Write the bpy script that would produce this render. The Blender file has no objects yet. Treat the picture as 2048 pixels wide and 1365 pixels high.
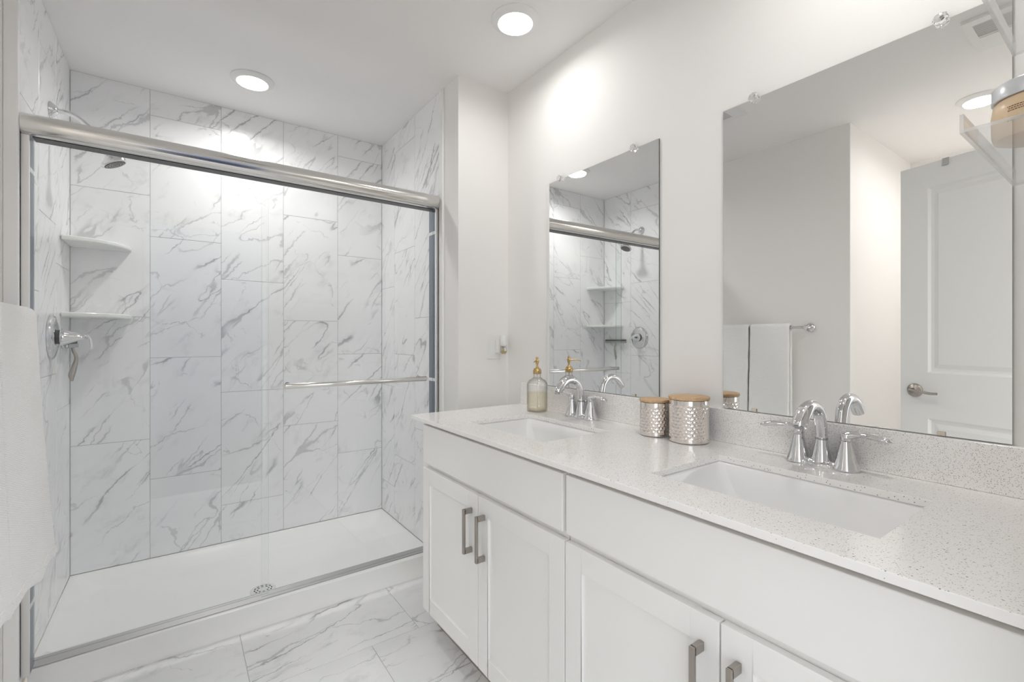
import bpy, bmesh, math, random
from mathutils import Vector, Matrix, noise
random.seed(7)
S = bpy.context.scene
COL = S.collection

# ------------------------------------------------------------------ camera
cd = bpy.data.cameras.new('camera'); cam = bpy.data.objects.new('camera', cd); COL.objects.link(cam)
cam.location = (0, 0, 1.2031); cam.rotation_euler = (math.pi/2, 0, -0.6198)
cd.sensor_fit = 'HORIZONTAL'; cd.sensor_width = 36; cd.lens = 36*935.53/2048
cd.shift_y = -6.0/2048; cd.clip_start = 0.01
S.camera = cam
# ------------------------------------------------------------------ world + exposure
w = bpy.data.worlds.new('world'); S.world = w; w.use_nodes = True
wn = w.node_tree.nodes; wl = w.node_tree.links
_tc = wn.new('ShaderNodeTexCoord'); _sp = wn.new('ShaderNodeSeparateXYZ'); wl.new(_tc.outputs['Generated'], _sp.inputs[0])
def _wr(sock, stops):
    rp = wn.new('ShaderNodeValToRGB'); rp.color_ramp.interpolation = 'EASE'
    e = rp.color_ramp.elements
    while len(e) > 1: e.remove(e[-1])
    e[0].position, e[0].color = stops[0][0], (*stops[0][1], 1)
    for p_, c_ in stops[1:]: q_ = e.new(p_); q_.color = (*c_, 1)
    mm = wn.new('ShaderNodeMapRange'); mm.inputs['From Min'].default_value = -1; mm.inputs['From Max'].default_value = 1
    wl.new(sock, mm.inputs['Value']); wl.new(mm.outputs['Result'], rp.inputs['Fac']); return rp.outputs['Color']
_a = _wr(_sp.outputs['X'], [(0.0, (0.9, 0.94, 1.0)), (0.47, (0.95, 0.98, 1.0)), (0.52, (0.10, 0.13, 0.22)), (0.60, (0.10, 0.13, 0.22)), (0.66, (1.25, 1.25, 1.22)), (1.0, (1.25, 1.25, 1.22))])  # unseen room beyond the doorway, dark band added for reflections in chrome
_b = _wr(_sp.outputs['Z'], [(0.0, (0.25, 0.22, 0.20)), (0.40, (0.30, 0.27, 0.24)), (0.45, (1, 1, 1)), (1.0, (1, 1, 1))])
_m = wn.new('ShaderNodeMix'); _m.data_type = 'RGBA'; _m.blend_type = 'MULTIPLY'; _m.inputs['Factor'].default_value = 1.0
wl.new(_a, _m.inputs['A']); wl.new(_b, _m.inputs['B']); wl.new(_m.outputs['Result'], wn['Background'].inputs[0])
w.node_tree.nodes['Background'].inputs[1].default_value = 1.2
vs = S.view_settings; vs.view_transform = 'Standard'; vs.look = 'None'; vs.gamma = 1.0; vs.use_curve_mapping = False
vs.exposure = 0.88
BEAM = 168.0         # beam angle of the recessed ceiling lamps, degrees
S.cycles.max_bounces = 20; S.cycles.diffuse_bounces = 14; S.cycles.glossy_bounces = 8
S.cycles.transmission_bounces = 12; S.cycles.transparent_max_bounces = 24
S.cycles.caustics_reflective = False; S.cycles.caustics_refractive = False
S.cycles.sample_clamp_indirect = 6.0
S.cycles.use_denoising = True

# ------------------------------------------------------------------ measured planes
XL, XD = -0.406, -0.437       # tiled / painted left wall
XT, XM = 1.067, 1.358         # tiled right shower wall / vanity wall
YB, YW = 2.936, 1.939         # shower back wall / wing wall face
YA, XA = 1.059, -1.52         # alcove corner
YR = 0.03                     # rear wall
H = 2.44
ZC = 0.8885                   # worktop
XC = 0.777                    # worktop front edge
PI = math.pi

# ------------------------------------------------------------------ materials
def nodes(name):
    m = bpy.data.materials.new(name); m.use_nodes = True
    t = m.node_tree
    return m, t, t.nodes['Principled BSDF'], t.nodes, t.links
def mat(name, col, rough=0.5, metal=0.0, ior=1.45, coat=0.0, bump=0.0, bscale=200.0, spec=0.5):
    m, t, b, N, L = nodes(name)
    b.inputs['Base Color'].default_value = (*col, 1); b.inputs['Roughness'].default_value = rough
    b.inputs['Metallic'].default_value = metal; b.inputs['IOR'].default_value = ior
    b.inputs['Coat Weight'].default_value = coat; b.inputs['Specular IOR Level'].default_value = spec
    n = N.new('ShaderNodeTexNoise'); n.inputs['Scale'].default_value = bscale; n.inputs['Detail'].default_value = 3
    tc = N.new('ShaderNodeTexCoord'); L.new(tc.outputs['Object'], n.inputs['Vector'])
    if bump:
        bp = N.new('ShaderNodeBump'); bp.inputs['Strength'].default_value = bump; bp.inputs['Distance'].default_value = 0.001
        L.new(n.outputs['Fac'], bp.inputs['Height']); L.new(bp.outputs['Normal'], b.inputs['Normal'])
    else:
        mr = N.new('ShaderNodeMapRange'); mr.inputs['To Min'].default_value = max(0, rough*0.95); mr.inputs['To Max'].default_value = min(1, rough*1.05)
        L.new(n.outputs['Fac'], mr.inputs['Value']); L.new(mr.outputs['Result'], b.inputs['Roughness'])
    return m

def marble(name, dark=1.0, rough=0.22, ang=-0.82, base=(0.865, 0.87, 0.88)):
    m, t, b, N, L = nodes(name)
    tc = N.new('ShaderNodeTexCoord')
    def mapping(rot, sx, sy, loc=(0, 0, 0)):
        r = N.new('ShaderNodeMapping'); r.inputs['Rotation'].default_value = (0, 0, rot); L.new(tc.outputs['UV'], r.inputs['Vector'])
        s = N.new('ShaderNodeMapping'); s.inputs['Scale'].default_value = (sx, sy, 1); s.inputs['Location'].default_value = loc
        L.new(r.outputs['Vector'], s.inputs['Vector']); return s.outputs['Vector']
    def nz(vec, sc, det=5, ro=0.55, dist=0.0):
        n = N.new('ShaderNodeTexNoise'); n.noise_dimensions = '2D'
        n.inputs['Scale'].default_value = sc; n.inputs['Detail'].default_value = det
        n.inputs['Roughness'].default_value = ro; n.inputs['Distortion'].default_value = dist
        L.new(vec, n.inputs['Vector']); return n.outputs['Fac']
    def mth(op, a, c=None, clamp=False):
        x = N.new('ShaderNodeMath'); x.operation = op; x.use_clamp = clamp
        for i, v in enumerate((a, c)):
            if v is None: continue
            if isinstance(v, (int, float)): x.inputs[i].default_value = v
            else: L.new(v, x.inputs[i])
        return x.outputs[0]
    def mr(v, a, c, lo, hi):
        x = N.new('ShaderNodeMapRange'); x.interpolation_type = 'SMOOTHSTEP'
        x.inputs['From Min'].default_value = a; x.inputs['From Max'].default_value = c
        x.inputs['To Min'].default_value = lo; x.inputs['To Max'].default_value = hi
        L.new(v, x.inputs['Value']); return x.outputs['Result']
    def ridge(vec, sc, det, ro, dist): return mth('ABSOLUTE', mth('SUBTRACT', nz(vec, sc, det, ro, dist), 0.5))
    # a wandering domain so the streaks are jagged rather than smooth
    def warp(vec, sc, amp):
        n = N.new('ShaderNodeTexNoise'); n.noise_dimensions = '2D'; n.inputs['Scale'].default_value = sc; n.inputs['Detail'].default_value = 4; n.inputs['Roughness'].default_value = 0.6
        L.new(vec, n.inputs['Vector'])
        c = N.new('ShaderNodeVectorMath'); c.operation = 'MULTIPLY_ADD'; c.inputs[1].default_value = (amp, amp, 0)
        o_ = N.new('ShaderNodeVectorMath'); o_.operation = 'SUBTRACT'; o_.inputs[1].default_value = (0.5, 0.5, 0); L.new(n.outputs['Color'], o_.inputs[0])
        L.new(o_.outputs[0], c.inputs[0]); L.new(vec, c.inputs[2]); return c.outputs[0]
    def wmap(src, rot, sx, sy, loc=(0, 0, 0)):
        r = N.new('ShaderNodeMapping'); r.inputs['Rotation'].default_value = (0, 0, rot); L.new(src, r.inputs['Vector'])
        q = N.new('ShaderNodeMapping'); q.inputs['Scale'].default_value = (sx, sy, 1); q.inputs['Location'].default_value = loc
        L.new(r.outputs['Vector'], q.inputs['Vector']); return q.outputs['Vector']
    W1 = warp(tc.outputs['UV'], 9.0, 0.075); W2 = warp(tc.outputs['UV'], 24.0, 0.030); W3 = warp(tc.outputs['UV'], 7.0, 0.16)
    width = mr(nz(wmap(W1, ang, 5, 9), 1.0, 3, 0.6), 0.35, 0.70, 0.25, 1.25)
    def streak(src, rot, sx, sy, loc, th, mlo, mhi, mscale, mloc):
        r_ = ridge(wmap(src, rot, sx, sy, loc), 1.0, 1, 0.4, 0.0)
        r_ = mth('DIVIDE', r_, width)
        msk = mr(nz(wmap(tc.outputs['UV'], rot, mscale*0.7, mscale*1.4, mloc), 1.0, 2, 0.5), mlo, mhi, 0.0, 1.0)
        line = mth('MULTIPLY', mr(r_, th*0.35, th, 1.0, 0.0), msk)
        halo = mth('MULTIPLY', mr(r_, 0.0, th*3.4, 0.30, 0.0), msk)
        return line, halo
    l1, h1 = streak(W2, ang, 1.1, 7.0, (3, 1, 0), 0.017, 0.50, 0.62, 3.2, (3.1, 1.7, 0))
    l2, h2 = streak(W2, ang-0.16, 1.8, 15.0, (7, 2, 0), 0.030, 0.52, 0.65, 4.2, (9.1, 4.0, 0))
    l3, h3 = streak(W1, ang+0.22, 1.2, 5.0, (1, 8, 0), 0.013, 0.46, 0.60, 2.6, (5.1, 2.0, 0))
    l4, h4 = streak(W3, ang+1.5, 2.5, 6.0, (2, 6, 0), 0.018, 0.55, 0.66, 5.0, (1.1, 9.0, 0))
    cl = mth('MULTIPLY', mr(nz(wmap(W1, ang, 7.0, 14.0, (4, 4, 0)), 1.0, 8, 0.70), 0.48, 0.78, 0.0, 0.50), mr(nz(wmap(W1, 0, 4, 4, (6, 1, 0)), 1.0, 2), 0.45, 0.62, 0.12, 1.0))
    f = mth('MAXIMUM', mth('MAXIMUM', mth('MULTIPLY', l1, 0.95), mth('MULTIPLY', l2, 0.62)), mth('MAXIMUM', mth('MULTIPLY', l3, 0.60), mth('MULTIPLY', l4, 0.55)))
    soft = mth('MAXIMUM', mth('MAXIMUM', h1, mth('MULTIPLY', h2, 0.6)), mth('MULTIPLY', h3, 0.5))
    f = mth('ADD', mth('MULTIPLY', f, 0.55*dark), mth('MULTIPLY', mth('ADD', soft, cl), 0.46*dark), clamp=True)
    mx = N.new('ShaderNodeMix'); mx.data_type = 'RGBA'
    mx.inputs['A'].default_value = (*base, 1); mx.inputs['B'].default_value = (0.26, 0.265, 0.28, 1)
    L.new(f, mx.inputs['Factor']); L.new(mx.outputs['Result'], b.inputs['Base Color'])
    b.inputs['Roughness'].default_value = rough
    return m

def quartz(name):
    m, t, b, N, L = nodes(name)
    tc = N.new('ShaderNodeTexCoord')
    last = None
    base = (0.93, 0.915, 0.90, 1)
    prev = None
    for sc, thr, rad, colr in ((420, 0.72, 0.34, (0.50, 0.48, 0.46, 1)), (190, 0.80, 0.22, (0.33, 0.30, 0.27, 1)), (110, 0.86, 0.14, (0.20, 0.17, 0.15, 1)), (240, 0.85, 0.30, (0.86, 0.85, 0.84, 1))):
        v = N.new('ShaderNodeTexVoronoi'); v.inputs['Scale'].default_value = sc; L.new(tc.outputs['Object'], v.inputs['Vector'])
        sp = N.new('ShaderNodeSeparateColor'); L.new(v.outputs['Color'], sp.inputs['Color'])
        g = N.new('ShaderNodeMath'); g.operation = 'GREATER_THAN'; g.inputs[1].default_value = thr; L.new(sp.outputs['Red'], g.inputs[0])
        d = N.new('ShaderNodeMath'); d.operation = 'LESS_THAN'; d.inputs[1].default_value = rad; L.new(v.outputs['Distance'], d.inputs[0])
        k = N.new('ShaderNodeMath'); k.operation = 'MULTIPLY'; L.new(g.outputs[0], k.inputs[0]); L.new(d.outputs[0], k.inputs[1])
        mx = N.new('ShaderNodeMix'); mx.data_type = 'RGBA'; L.new(k.outputs[0], mx.inputs['Factor'])
        if prev is None: mx.inputs['A'].default_value = base
        else: L.new(prev, mx.inputs['A'])
        mx.inputs['B'].default_value = colr; prev = mx.outputs['Result']
    L.new(prev, b.inputs['Base Color']); b.inputs['Roughness'].default_value = 0.13
    return m

def clear(name, tint, refl=1.45, rough=0.0, haze=0.0, rim=None):
    """thin clear sheet: passes light with a faint tint and mirrors by its Fresnel share"""
    m = bpy.data.materials.new(name); m.use_nodes = True; t = m.node_tree; N = t.nodes; L = t.links
    N.remove(N['Principled BSDF']); out = N['Material Output']
    tr = N.new('ShaderNodeBsdfTransparent'); tr.inputs[0].default_value = (*tint, 1)
    gl = N.new('ShaderNodeBsdfGlossy'); gl.inputs['Roughness'].default_value = rough; gl.inputs['Color'].default_value = (1, 1, 1, 1)
    lw = N.new('ShaderNodeLayerWeight'); lw.inputs['Blend'].default_value = 0.5
    pw = N.new('ShaderNodeMath'); pw.operation = 'POWER'; pw.inputs[1].default_value = 5.0; L.new(lw.outputs['Facing'], pw.inputs[0])
    f0 = ((refl-1)/(refl+1))**2
    ma = N.new('ShaderNodeMath'); ma.operation = 'MULTIPLY_ADD'; ma.inputs[1].default_value = 1-f0; ma.inputs[2].default_value = f0; L.new(pw.outputs[0], ma.inputs[0])
    if rim:
        p2 = N.new('ShaderNodeMath'); p2.operation = 'POWER'; p2.inputs[1].default_value = 2.2; L.new(lw.outputs['Facing'], p2.inputs[0])
        cm = N.new('ShaderNodeMix'); cm.data_type = 'RGBA'; L.new(p2.outputs[0], cm.inputs['Factor'])
        cm.inputs['A'].default_value = (*tint, 1); cm.inputs['B'].default_value = (*rim, 1); L.new(cm.outputs['Result'], tr.inputs[0])
    mx = N.new('ShaderNodeMixShader'); L.new(ma.outputs[0], mx.inputs[0]); L.new(tr.outputs[0], mx.inputs[1]); L.new(gl.outputs[0], mx.inputs[2])
    last = mx
    if haze:
        df = N.new('ShaderNodeBsdfDiffuse'); df.inputs[0].default_value = (0.9, 0.9, 0.9, 1)
        m2 = N.new('ShaderNodeMixShader'); m2.inputs[0].default_value = haze
        L.new(mx.outputs[0], m2.inputs[1]); L.new(df.outputs[0], m2.inputs[2]); last = m2
    L.new(last.outputs[0], out.inputs['Surface'])
    return m

def emit(name, col, s):
    m = bpy.data.materials.new(name); m.use_nodes = True; N = m.node_tree.nodes; L = m.node_tree.links
    N.remove(N['Principled BSDF']); e = N.new('ShaderNodeEmission'); e.inputs[0].default_value = (*col, 1); e.inputs[1].default_value = s
    L.new(e.outputs[0], N['Material Output'].inputs['Surface']); return m

def wood(name):
    m, t, b, N, L = nodes(name)
    tc = N.new('ShaderNodeTexCoord'); mp = N.new('ShaderNodeMapping'); mp.inputs['Scale'].default_value = (6, 90, 90)
    L.new(tc.outputs['Object'], mp.inputs['Vector'])
    n = N.new('ShaderNodeTexNoise'); n.inputs['Scale'].default_value = 1.5; n.inputs['Detail'].default_value = 5; L.new(mp.outputs[0], n.inputs['Vector'])
    r = N.new('ShaderNodeValToRGB'); r.color_ramp.elements[0].color = (0.50, 0.31, 0.16, 1); r.color_ramp.elements[0].position = 0.3
    r.color_ramp.elements[1].color = (0.70, 0.49, 0.29, 1); r.color_ramp.elements[1].position = 0.7
    L.new(n.outputs['Fac'], r.inputs['Fac']); L.new(r.outputs['Color'], b.inputs['Base Color']); b.inputs['Roughness'].default_value = 0.45
    return m

def fabric(name):
    m, t, b, N, L = nodes(name)
    b.inputs['Base Color'].default_value = (0.95, 0.95, 0.94, 1); b.inputs['Roughness'].default_value = 0.95
    b.inputs['Sheen Weight'].default_value = 0.3
    tc = N.new('ShaderNodeTexCoord')
    mp = N.new('ShaderNodeMapping'); mp.inputs['Rotation'].default_value = (0.5, 0, 0); mp.inputs['Scale'].default_value = (60, 130, 200); L.new(tc.outputs['Object'], mp.inputs['Vector'])
    v = N.new('ShaderNodeTexVoronoi'); v.inputs['Scale'].default_value = 1.0; v.inputs['Randomness'].default_value = 0.35; L.new(mp.outputs[0], v.inputs['Vector'])
    n = N.new('ShaderNodeTexNoise'); n.inputs['Scale'].default_value = 700; L.new(tc.outputs['Object'], n.inputs['Vector'])
    a = N.new('ShaderNodeMath'); a.operation = 'MULTIPLY_ADD'; a.inputs[1].default_value = 0.5; L.new(n.outputs['Fac'], a.inputs[0]); L.new(v.outputs['Distance'], a.inputs[2])
    bp = N.new('ShaderNodeBump'); bp.inputs['Strength'].default_value = 0.6; bp.inputs['Distance'].default_value = 0.0045
    L.new(a.outputs[0], bp.inputs['Height']); L.new(bp.outputs['Normal'], b.inputs['Normal'])
    return m

PAINT = mat('wall_paint', (0.845, 0.832, 0.818), 0.75, bump=0.15, bscale=350)
CEIL = mat('ceiling_paint', (0.86, 0.85, 0.84), 0.85, bump=0.15, bscale=350)
TRIMW = mat('trim_white', (0.84, 0.84, 0.83), 0.35)
MARB = marble('marble_tile')
MARBF = marble('marble_floor', dark=1.1, rough=0.25, ang=-0.25)
GROUT = mat('grout', (0.48, 0.48, 0.475), 0.9, bump=0.3)
QUARTZ = quartz('quartz')
CAB = mat('cabinet_paint', (0.88, 0.872, 0.858), 0.38)
CABIN = mat('cabinet_dark_brown', (0.34, 0.30, 0.26), 0.7)
PORC = mat('porcelain', (0.86, 0.86, 0.86), 0.07, coat=0.4)
ACRYL = mat('pan_acrylic', (0.93, 0.93, 0.92), 0.22)
CHROME = mat('chrome', (0.74, 0.74, 0.75), 0.04, 1.0)
CHROMD = mat('dark_chrome', (0.40, 0.40, 0.41), 0.12, 1.0)
SATIN = mat('polished_rail', (0.78, 0.765, 0.74), 0.14, 1.0)
NICKEL = mat('brushed_nickel', (0.42, 0.385, 0.35), 0.32, 1.0, bump=0.2, bscale=500)
ALU = mat('anodised_aluminium', (0.80, 0.79, 0.775), 0.36, 1.0)
TRACK = mat('grey_track', (0.46, 0.455, 0.45), 0.48, 0.9)
GASK2 = mat('blue_grey_channel', (0.20, 0.225, 0.27), 0.3, 0.7)
GASK = mat('dark_channel', (0.10, 0.10, 0.10), 0.4, 0.6)
MIRR = mat('mirror_silver', (0.90, 0.905, 0.895), 0.0, 1.0)
MEDGE = mat('mirror_edge', (0.12, 0.14, 0.13), 0.2, 0.5)
GLASS = clear('shower_glass', (0.988, 0.993, 0.992), 1.40)
GEDGE = clear('glass_edge', (0.62, 0.72, 0.69), 1.5)
ACRC = clear('clear_acrylic', (0.955, 0.955, 0.955), 1.49, haze=0.07)
ACRE = clear('acrylic_edge', (0.93, 0.93, 0.93), 1.6, haze=0.45)
PLAST = mat('white_plastic', (0.80, 0.80, 0.79), 0.3)
BRASS = mat('brass', (0.62, 0.44, 0.20), 0.26, 1.0)
HAMM = mat('hammered_metal', (0.82, 0.77, 0.73), 0.09, 1.0)
BAMB = wood('bamboo')
TOWEL = fabric('towel_cotton')
STONE = mat('shelf_stone', (0.78, 0.79, 0.77), 0.2)
DARK = mat('dark_recess', (0.03, 0.03, 0.03), 0.8)
RUBB = mat('nozzle_rubber', (0.10, 0.09, 0.085), 0.5)
BEIGE = mat('beige_clip', (0.66, 0.60, 0.50), 0.4)
LENS = emit('lamp_lens', (1.0, 0.99, 0.975), 6.0)
WATT = (2.9, 1.15, 1.2, 1.25, 2.7)
BODY = mat('jar_amber', (0.82, 0.63, 0.42), 0.25)
JLID = mat('jar_lid', (0.72, 0.74, 0.77), 0.25, 0.35)
PRINT = mat('brown_print', (0.22, 0.10, 0.04), 0.6)
def glassy(name, col, ior=1.45, rough=0.0):
    m, t, b, N, L = nodes(name)
    b.inputs['Base Color'].default_value = (*col, 1); b.inputs['Transmission Weight'].default_value = 1.0
    b.inputs['Roughness'].default_value = rough; b.inputs['IOR'].default_value = ior
    return m
BGLASS = clear('bottle_glass', (0.985, 0.985, 0.98), 1.55, rim=(0.52, 0.52, 0.50))
SOAP = clear('soap_liquid', (0.975, 0.955, 0.87), 1.1, haze=0.05, rim=(0.86, 0.80, 0.62))
CRYST = glassy('crystal', (1, 1, 1), 1.52)

# ------------------------------------------------------------------ mesh helpers
def new(): return bmesh.new()
def box(bm, x0, x1, y0, y1, z0, z1, mi=0):
    v = [bm.verts.new(p) for p in ((x0,y0,z0),(x1,y0,z0),(x1,y1,z0),(x0,y1,z0),(x0,y0,z1),(x1,y0,z1),(x1,y1,z1),(x0,y1,z1))]
    for q in ((0,3,2,1),(4,5,6,7),(0,1,5,4),(1,2,6,5),(2,3,7,6),(3,0,4,7)):
        f = bm.faces.new([v[i] for i in q]); f.material_index = mi
def axm(axis):
    """matrix taking local +Z to the given axis"""
    return Vector((0, 0, 1)).rotation_difference(Vector(axis).normalized()).to_matrix()
def lathe(bm, prof, c=(0,0,0), axis=(0,0,1), seg=40, mi=0, cap=True, fn=None):
    M = axm(axis); c = Vector(c); rings = []
    for r, z in prof:
        ring = []
        for i in range(seg):
            a = 2*PI*i/seg; rr = r if fn is None else r + fn(a, z)
            ring.append(bm.verts.new(c + M @ Vector((rr*math.cos(a), rr*math.sin(a), z))))
        rings.append(ring)
    for A, B in zip(rings, rings[1:]):
        for i in range(seg):
            f = bm.faces.new((A[i], A[(i+1) % seg], B[(i+1) % seg], B[i])); f.material_index = mi
    if cap:
        f = bm.faces.new(rings[0][::-1]); f.material_index = mi
        f = bm.faces.new(rings[-1]); f.material_index = mi
def cyl(bm, c, axis, r, L, seg=28, mi=0): lathe(bm, [(r, 0), (r, L)], c, axis, seg, mi)
def tube(bm, pts, rad, seg=20, up=(0,0,1), flat=None, mi=0):
    """sweep; rad a number or list, flat = list of height factors"""
    P = [Vector(p) for p in pts]; n = len(P)
    if not isinstance(rad, (list, tuple)): rad = [rad]*n
    if flat is None: flat = [1]*n
    elif not isinstance(flat, (list, tuple)): flat = [flat]*n
    rings = []
    U = None
    for i, p in enumerate(P):
        t = (P[min(i+1, n-1)] - P[max(i-1, 0)]).normalized()
        if U is None:
            s = t.cross(Vector(up));
            if s.length < 1e-4: s = t.cross(Vector((1, 0, 0)))
            s.normalize()
        else:
            s = (U - t*U.dot(t)).normalized()
        U = s; v = s.cross(t).normalized()
        rings.append([bm.verts.new(p + s*(rad[i]*math.cos(2*PI*k/seg)) + v*(rad[i]*flat[i]*math.sin(2*PI*k/seg))) for k in range(seg)])
    for A, B in zip(rings, rings[1:]):
        for k in range(seg):
            f = bm.faces.new((A[k], A[(k+1) % seg], B[(k+1) % seg], B[k])); f.material_index = mi
    bm.faces.new(rings[0][::-1]).material_index = mi; bm.faces.new(rings[-1]).material_index = mi
def spline(pts, n=8):
    P = [Vector(p) for p in pts]; out = []
    for i in range(len(P)-1):
        a, b, c, d = P[max(i-1, 0)], P[i], P[i+1], P[min(i+2, len(P)-1)]
        for k in range(n):
            t = k/n
            out.append(0.5*((2*b) + (c-a)*t + (2*a-5*b+4*c-d)*t*t + (3*b-3*c+d-a)*t**3))
    out.append(P[-1]); return out
def slist(v, n=8): return [x[0] for x in spline([(a, 0, 0) for a in v], n)]
def prism(bm, poly, axis, a0, a1, mi=0):
    """poly: 2-D outline in the other two axes (cyclic order), extruded along axis"""
    def P(u, v, a): return (a, u, v) if axis == 'x' else ((u, a, v) if axis == 'y' else (u, v, a))
    A = [bm.verts.new(P(u, v, a0)) for u, v in poly]; B = [bm.verts.new(P(u, v, a1)) for u, v in poly]
    n = len(poly)
    bm.faces.new(A).material_index = mi; bm.faces.new(B[::-1]).material_index = mi
    for i in range(n): bm.faces.new((A[i], B[i], B[(i+1) % n], A[(i+1) % n])).material_index = mi
def obj(name, bm, mats, parent=None, smooth=False, bevel=0.0, bseg=2, loc=None):
    bmesh.ops.recalc_face_normals(bm, faces=bm.faces[:])
    me = bpy.data.meshes.new(name); bm.to_mesh(me); bm.free()
    for m in (mats if isinstance(mats, (list, tuple)) else [mats]): me.materials.append(m)
    o = bpy.data.objects.new(name, me); COL.objects.link(o)
    if parent: o.parent = parent
    if loc: o.location = loc
    if smooth:
        for p in me.polygons: p.use_smooth = True
        me.set_sharp_from_angle(angle=math.radians(40))
    if bevel:
        b = o.modifiers.new('bevel', 'BEVEL'); b.width = bevel; b.segments = bseg; b.limit_method = 'ANGLE'; b.harden_normals = False
    return o
def tag(o, label, cat, group=None, kind=None):
    o['label'] = label; o['category'] = cat
    if group: o['group'] = group
    if kind: o['kind'] = kind
    return o
def thing(name, label, cat, loc=(0,0,0), rz=0, group=None):
    o = bpy.data.objects.new(name, None); COL.objects.link(o); o.location = loc; o.rotation_euler = (0, 0, rz)
    o.empty_display_size = 0.05
    return tag(o, label, cat, group)
def struct(name, bm, m, label, cat, parent=None, **k):
    o = obj(name, bm, m, parent, **k)
    if not parent: tag(o, label, cat, kind='structure')
    return o
def copy_tree(o, parent=None):
    c = o.copy(); COL.objects.link(c)
    if parent: c.parent = parent
    for ch in [x for x in bpy.data.objects if x.parent == o]: copy_tree(ch, c)
    return c

# ------------------------------------------------------------------ tiled surfaces
def tiles(name, O, U, V, Nn, cells, th, label, cat, mats, flip=False, base=None):
    """one mesh: a grout bed with tiles standing 1.5 mm proud; each tile gets its own patch of veining"""
    O, U, V, Nn = Vector(O), Vector(U), Vector(V), Vector(Nn)
    bm = new(); uvl = bm.loops.layers.uv.new('UVMap')
    def P(u, v, n): return O + U*u + V*v + Nn*n
    bu0 = min(c[0] for c in cells); bu1 = max(c[1] for c in cells); bv0 = min(c[2] for c in cells); bv1 = max(c[3] for c in cells)
    if base: bu0, bu1, bv0, bv1 = base
    q = [bm.verts.new(P(u, v, n)) for n in (-th, -0.0013) for (u, v) in ((bu0, bv0), (bu1, bv0), (bu1, bv1), (bu0, bv1))]
    for ix in ((0,3,2,1),(4,5,6,7),(0,1,5,4),(1,2,6,5),(2,3,7,6),(3,0,4,7)):
        bm.faces.new([q[i] for i in ix]).material_index = 1
    g = 0.0011; e = 0.0009
    for (u0, u1, v0, v1) in cells:
        ou, ov = random.uniform(0, 40), random.uniform(0, 40)
        a = [(u0+g, v0+g), (u1-g, v0+g), (u1-g, v1-g), (u0+g, v1-g)]
        b = [(u0+g+e, v0+g+e), (u1-g-e, v0+g+e), (u1-g-e, v1-g-e), (u0+g+e, v1-g-e)]
        lo = [bm.verts.new(P(u, v, -0.0015)) for u, v in a]; mid = [bm.verts.new(P(u, v, -0.0006)) for u, v in a]; hi = [bm.verts.new(P(u, v, 0)) for u, v in b]
        vm = {}
        for vs_, cs in ((lo, a), (mid, a), (hi, b)):
            for vv, c_ in zip(vs_, cs): vm[vv] = c_
        fs = [bm.faces.new(hi)]
        for i in range(4):
            j = (i+1) % 4
            fs.append(bm.faces.new((lo[i], lo[j], mid[j], mid[i]))); fs.append(bm.faces.new((mid[i], mid[j], hi[j], hi[i])))
        for f in fs:
            f.material_index = 0
            for l in f.loops: l[uvl].uv = (vm[l.vert][0]+ou, vm[l.vert][1]+ov)
    return struct(name, bm, mats, label, cat)
def column(u0, u1, joint, step, lo, hi):
    z = joint
    while z > lo: z -= step
    out = []
    while z < hi:
        a, b = max(z, lo), min(z+step, hi)
        if b-a > 0.004: out.append((u0, u1, a, b))
        z += step
    return out
ZP = 0.106; TS = 0.6045
cells = []
ed = [XL, -0.114, 0.187, 0.490, 0.791, XT]
for i, j in enumerate((1.306, 1.104, 0.912, 1.304, 1.104)):
    cells += [c for c in column(ed[i]-XL, ed[i+1]-XL, j, TS, ZP+0.001, H)]
tiles('wall_back', (XL, YB, 0), (1, 0, 0), (0, 0, 1), (0, -1, 0), cells, 0.02, 'white and grey veined marble tile wall across the back of the shower', 'wall', [MARB, GROUT])
cells = []
YT0 = 2.118
for (y1, y0, j) in ((YB, 2.723, 1.516), (2.723, 2.422, 1.714), (2.422, YT0, 1.313)):
    cells += column(YB-y1, YB-y0, j, 0.6075, ZP+0.001 if y0 > 2.1 else ZP+0.001, H)
tiles('wall_right_tiled', (XT, YB, 0), (0, -1, 0), (0, 0, 1), (-1, 0, 0), cells, 0.006, 'narrow grey veined marble tile wall at the right end of the shower', 'wall', [MARB, GROUT])
cells = []
YL0 = 2.085
for (y0, y1, j) in ((YL0, 2.348, 1.37), (2.348, 2.634, 1.665), (2.634, YB, 1.51)):
    cells += column(y0-YL0, y1-YL0, j, 0.6075, ZP+0.001, H)
tiles('wall_left_tiled', (XL, YL0, 0), (0, 1, 0), (0, 0, 1), (1, 0, 0), cells, 0.031, 'marble tile wall carrying the shower head and valve', 'wall', [MARB, GROUT])
# floor: long tiles laid crosswise, one-third bond
cells = []
rows = [(1.805, 0.2035), (1.502, 0.006), (1.199, -0.19), (0.896, 0.2035), (0.593, 0.006), (0.29, -0.19), (-0.1, 0.2035)]
tops = [2.26, 1.805, 1.502, 1.199, 0.896, 0.593, 0.29]
for (y0, xo), y1 in zip(rows, tops):
    x = xo - 0.61*4
    while x < XM:
        a, b = max(x, XA-0.05), min(x+0.61, XM)
        if b-a > 0.005: cells.append((a, b, y0, y1))
        x += 0.61
tiles('floor', (0, 0, 0), (1, 0, 0), (0, 1, 0), (0, 0, 1), cells, 0.05, 'polished white marble tile floor with grey veins', 'floor', [MARBF, GROUT])

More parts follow.
